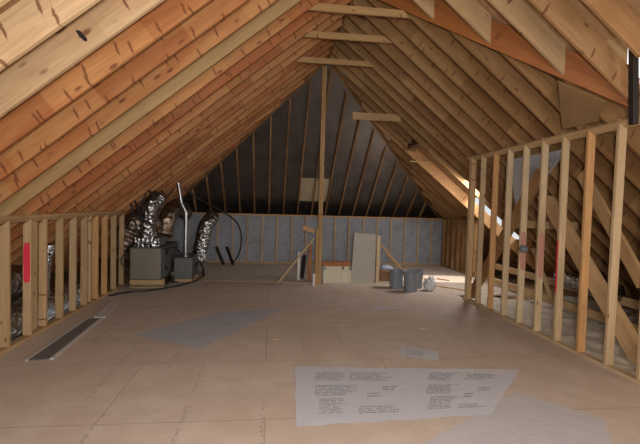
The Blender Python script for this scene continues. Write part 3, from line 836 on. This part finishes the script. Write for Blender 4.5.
def print_block(parent, c, u0, v0, u1, v1, rows, seed, big=False, dens=.75, z=.0075, mat='ink'):
    """rows of small unreadable printed strokes laid along u on a sheet"""
    rr = random.Random(seed); bm = bmesh.new()
    nrm = (V(c[1])-V(c[0])).cross(V(c[3])-V(c[0])).normalized()
    for r in range(rows):
        v = v0+(v1-v0)*(r+.2)/rows; dv = (v1-v0)/rows*.55
        u = u0; end = u1-(u1-u0)*rr.uniform(0,.35)
        while u < end:
            L = (u1-u0)*rr.uniform(.02,.07)
            if rr.random() < dens:
                k = rr.uniform(.55,1)
                q = [bil(c,u,v)+nrm*z, bil(c,u+L*.75,v)+nrm*z, bil(c,u+L*.75,v+dv*k)+nrm*z, bil(c,u,v+dv*k)+nrm*z]
                add_slab(bm, q, nrm*.0004)
            u += L
    o = mesh_obj('printed_text', bm, M[mat], parent)
    o['label'] = 'dark printed lettering'; o['kind'] = 'stuff'
    return o
hs = [(3.45,4.85,2.60),(3.80,5.36,2.32),(4.78,7.84,1.52),(3.42,5.76,2.62)]
hs = [(max(x,3.64),y,0) for x, y, z in hs]
hs = [(3.70,4.98,0),(3.86,5.42,0),(4.78,7.84,0),(3.70,6.34,0)]
hs = [(x,y,under(x)-.05) for x, y, z in hs]
o = sheet('hanging_sheet', hs, M['wrap_blue'], 'blue-grey printed building-wrap sheet hanging behind the tall right wall', 'sheet', amp=.02, lift=0, seed=4)
print_block(o, hs, .15,.05,.85,.40, 5, 6, dens=.5, z=-.004)
print_block(o, hs, .25,.50,.60,.64, 3, 5, dens=.95, z=-.004)

# insulation on the attic floor
def insul(x0, x1, y0, y1, zb, lab, nx, ny, sd):
    bm = bmesh.new(); g = []
    for j in range(ny+1):
        r = []
        for i in range(nx+1):
            x = x0+(x1-x0)*i/nx; y = y0+(y1-y0)*j/ny
            r.append(bm.verts.new((x, y, zb + .07*noise.noise(V((x*2.5,y*2.5,sd)))+.03*noise.noise(V((x*8,y*8,sd))))))
        g.append(r)
    for j in range(ny):
        for i in range(nx): bm.faces.new((g[j][i], g[j][i+1], g[j+1][i+1], g[j+1][i]))
    # skirt down to the ceiling deck
    ge = bmesh.ops.extrude_face_region(bm, geom=bm.faces[:])['geom']
    for v in [q for q in ge if isinstance(q, bmesh.types.BMVert)]: v.co.z = -.183
    o = mesh_obj('loose_insulation', bm, M['insul'], None, True); tag(o, lab, 'insulation', kind='stuff')
insul(3.64, 6.6, 3.95, 7.8, -.06, 'pale loose insulation on the attic floor beyond the tall right wall', 60, 80, 3)
insul(-4.3, -2.83, 2.0, 8.3, -.10, 'pale loose insulation on the attic floor behind the left knee wall', 30, 100, 8)

# ------------------------------------------------------------------ things on the floor
A = [(.23,3.06,0),(1.50,3.17,0),(2.60,4.05,0),(.29,4.25,0)]
A = [(.23,3.08,0),(1.78,3.16,0),(2.59,4.06,0),(.29,4.25,0)]
o = sheet('wrap_sheet', A, M['wrap'], 'large pale grey printed building-wrap sheet flat on the floor in the foreground', 'sheet', seed=2)
for (u0,v0,u1,v1,rows,sd,dn) in ((.09,.70,.22,.88,7,1,.9),(.24,.70,.44,.88,7,11,.85),(.09,.42,.30,.62,8,2,.9),(.11,.14,.24,.38,9,3,.85),(.30,.12,.52,.24,4,4,.9),(.60,.70,.74,.90,7,5,.9),(.77,.72,.92,.88,6,15,.8),(.61,.42,.76,.62,8,6,.9),(.64,.14,.78,.38,9,7,.85),(.80,.14,.96,.22,3,8,.8)):
    print_block(o, A, u0, v0, u1, v1, rows, sd, dens=dn)
for (u0,v0,u1,v1,sd) in ((.33,.38,.40,.48,21),(.40,.50,.48,.60,22),(.80,.34,.86,.44,23),(.86,.46,.93,.56,24)):
    print_block(o, A, u0, v0, u1, v1, 2, sd, dens=.95)
B = [(-.73,4.82,0),(.24,6.70,0),(-.63,6.50,0),(-1.62,5.38,0)]
o = sheet('wrap_sheet', B, M['wrap_thin'], 'thin grey translucent sheet lying on the floor at left of centre', 'sheet', seed=5)
for i, (u, v) in enumerate(((.12,.2),(.12,.6),(.45,.25),(.45,.65),(.75,.4))):
    print_block(o, B, u, v, u+.2, v+.2, 3, 40+i, dens=.4)
Cc = [(.70,2.45,0),(2.66,2.45,0),(2.63,3.05,0),(1.78,3.14,0)]
Cc = [(.80,2.60,0),(2.42,2.66,0),(2.66,3.04,0),(2.24,3.56,0)]
o = sheet('wrap_sheet', Cc, M['wrap_faint'], 'faint translucent sheet on the floor at the bottom right, partly under the large printed sheet', 'sheet', seed=7, lift=.001, amp=.003)
D_ = [(1.46,4.50,0),(1.84,4.36,0),(1.95,4.62,0),(1.58,4.84,0)]
o = sheet('wrap_sheet', D_, M['wrap'], 'small scrap of printed wrap on the floor just beyond the large sheet', 'sheet', nu=12, nv=10, seed=9)
print_block(o, D_, .12, .2, .7, .8, 4, 61, dens=.6)

# stencilled print on the subfloor boards (runs along the room)
bm = bmesh.new(); rr = random.Random(12)
def stencil(x, y0, y1, wid):
    y = y0
    while y < y1:
        L = rr.uniform(.02,.05)
        if rr.random() < .72:
            w = wid*rr.uniform(.35,1)
            add_box(bm, (x+rr.uniform(-.3,.3)*wid*.5, y, .0008), (w*.35, L*.6, .0008)); 
            if rr.random() < .6: add_box(bm, (x+wid*.35, y+.01, .0008), (w*.25, L*.5, .0008))
        y += L
for x, y0, y1, w in ((-.02,2.6,3.5,.06),(-.62,2.9,3.45,.06),(-.62,3.75,4.3,.06),(-1.22,2.9,3.4,.06),(-1.45,3.5,5.1,.055),(-1.98,4.9,6.0,.06),(-1.6,5.9,6.8,.05),(.42,4.7,5.3,.05),(.9,5.0,5.6,.04),(-.95,4.3,4.75,.05),(2.35,4.9,5.3,.04)):
    stencil(x, y0, y1, w)
o = mesh_obj('stencil_print', bm, M['ink_floor'])
tag(o, 'faded stencilled print running in rows along the bare subfloor panels', 'print', kind='stuff')

# trim strips along the left wall
t = empty('trim_strip', (-2.2, 5.3, 0))
def qslab(pts, z0, th, mat, name, parent):
    bm = bmesh.new(); l = parent.location
    add_slab(bm, [(x-l.x, y-l.y, z0) for x, y in pts], (0,0,th)); return mesh_obj(name, bm, mat, parent)
a0, a1, b0, b1 = V((-2.36,4.53)), V((-2.17,4.56)), V((-2.27,6.12)), V((-2.42,6.10))
qslab([a0,a1,b0,b1], .001, .010, M['strip'], 'web', t)
qslab([a1+V((0,0)), a1+V((.035,0)), b0+V((.035,0)), b0], .001, .016, M['strip_edge'], 'flange', t)
qslab([a0+V((-.022,0)), a0, b1, b1+V((-.022,0))], .001, .016, M['strip_edge'], 'flange', t)
tag(t, 'long grey strip with pale edges lying beside the left knee wall', 'strip')
t = empty('trim_strip', (-2.3, 6.6, 0))
qslab([(-2.34,6.18),(-2.22,6.18),(-2.36,7.15),(-2.46,7.15)], .001, .012, M['strip_edge'], 'web', t)
qslab([(-2.36,6.18),(-2.34,6.18),(-2.46,7.15),(-2.48,7.15)], .001, .018, M['strip_edge'], 'flange', t)
tag(t, 'shorter pale strip lying on the floor beyond the long grey strip', 'strip')
o = board('board', (-2.58,4.08,.05), (-2.56,3.45,.05), .04, .095, (0,0,1), M['rafter_red'])
tag(o, 'reddish-brown board end on the floor at the bottom left edge', 'board')
# threshold seam and paper scraps near the post
o = board('threshold_strip', (-1.62,9.22,.006), (.94,8.86,.006), .05, .010, (0,0,1), M['plate'])
tag(o, 'thin strip across the floor left of the post', 'strip')
for i, (x, y, w, l, a, lab) in enumerate(((.42,8.72,.20,.05,.2,'crumpled white paper strip by the foot of the diagonal brace'), (.72,8.66,.26,.06,-.1,'white paper scrap at the foot of the post'))):
    bm = bmesh.new(); bmesh.ops.create_grid(bm, x_segments=10, y_segments=4, size=.5)
    for v in bm.verts: v.co = V((v.co.x*w, v.co.y*l, .006+.012*abs(noise.noise(v.co*6+V((i*9,0,0))))))
    bmesh.ops.rotate(bm, verts=bm.verts, cent=(0,0,0), matrix=Matrix.Rotation(a,3,'Z')); bmesh.ops.translate(bm, verts=bm.verts, vec=(x,y,0))
    bmesh.ops.solidify(bm, geom=bm.faces[:], thickness=.003)
    tag(mesh_obj('paper_scrap', bm, M['scrap']), lab, 'paper scrap', 'paper scraps')
Ee = [(1.66,6.50,0),(2.12,6.64,0),(2.10,6.72,0),(1.72,6.74,0)]
o = sheet('wrap_sheet', Ee, M['wrap'], 'small torn white sheet on the floor toward the tall wall, beyond the scrap', 'sheet', nu=14, nv=6, seed=13)
rr = random.Random(3)
sc = [(.12,5.15,'near the middle of the floor beyond the large sheet'),(1.95,6.55,'toward the tall right wall'),(1.05,5.75,'in the middle of the floor'),(2.10,5.55,'a little nearer the tall wall')]
for x, y, lab in sc:
    bm = bmesh.new(); add_box(bm, (x,y,.004), (.10,.014,.006), Matrix.Rotation(rr.uniform(-.6,.6),3,'Z'))
    tag(mesh_obj('wood_shaving', bm, M['stud']), 'small pale wood sliver ' + lab, 'wood scrap', 'slivers on the floor')

# ------------------------------------------------------------------ light
def area(name, loc, target, sx, sy, power, col=(1,1,1)):
    L = bpy.data.lights.new(name, 'AREA'); L.shape = 'RECTANGLE'; L.size = sx; L.size_y = sy; L.energy = power; L.color = col
    o = bpy.data.objects.new(name, L); o.location = loc
    o.rotation_euler = (V(target)-V(loc)).to_track_quat('-Z', 'Y').to_euler(); link(o); return o
area('gable_fill_light', ((wx0+wx1)/2,-2.9,1.9), (.3,6,1.2), 2.6, 1.7, 125, (1,.99,.98))  # added fill for a flatter falloff, set at the made-up gable window
area('wing_fill_light', (4.5,1.3,2.0), (-2.0,3.6,2.3), 1.6, 1.4, 32, (1,.98,.95))  # added to light the left slope; this wing wall has no window
area('camera_flash', (.12,-.12,1.80), (.45,4,1.95), .22, .18, 140, (1,.98,.96))  # flash at the camera, not a lamp standing in the attic
area('roof_slot_fill_light', (4.45,8.98,roofz(4.45)-.06), (3.75,9.30,roofz(4.45)-.9), 2.3, .45, 72, (1,.97,.93))  # added beneath the sheathing to light the trimmer rafter beside the opening
Ls = bpy.data.lights.new('sun', 'SUN'); Ls.energy = 6; Ls.angle = .01; Ls.color = (1,.94,.84)
o = bpy.data.objects.new('sun', Ls); link(o)
o.rotation_euler = V((-.70,.20,-.62)).to_track_quat('-Z', 'Y').to_euler()
w = bpy.data.worlds.new('world'); SC.world = w; w.use_nodes = True
nt = w.node_tree; nt.nodes.clear()
bg = nt.nodes.new('ShaderNodeBackground'); ow = nt.nodes.new('ShaderNodeOutputWorld')
bg.inputs[0].default_value = (.95,.97,1,1); bg.inputs[1].default_value = .8
nt.links.new(bg.outputs[0], ow.inputs[0])

# ------------------------------------------------------------------ camera
yaw, pit, rol, F = .1183, .0371, .0269, 428.37
cy, sy, cp, sp, cr, sr = math.cos(yaw), math.sin(yaw), math.cos(pit), math.sin(pit), math.cos(rol), math.sin(rol)
fw = V((sy*cp, cy*cp, -sp)); r0 = V((cy,-sy,0)); u0 = V((sy*sp, cy*sp, cp))
rt = r0*cr+u0*sr; up = u0*cr-r0*sr
cam = bpy.data.cameras.new('camera'); co = bpy.data.objects.new('camera', cam); link(co)
cam.sensor_width = 36; cam.lens = 36*F/640; cam.clip_start = .05
Mx = Matrix((rt, up, -fw)).transposed().to_4x4(); Mx.translation = (0,0,1.625)
co.matrix_world = Mx
SC.camera = co
SC.view_settings.view_transform = 'Standard'; SC.view_settings.look = 'None'
SC.view_settings.gamma = 1; SC.view_settings.use_curve_mapping = False
SC.view_settings.exposure = 0
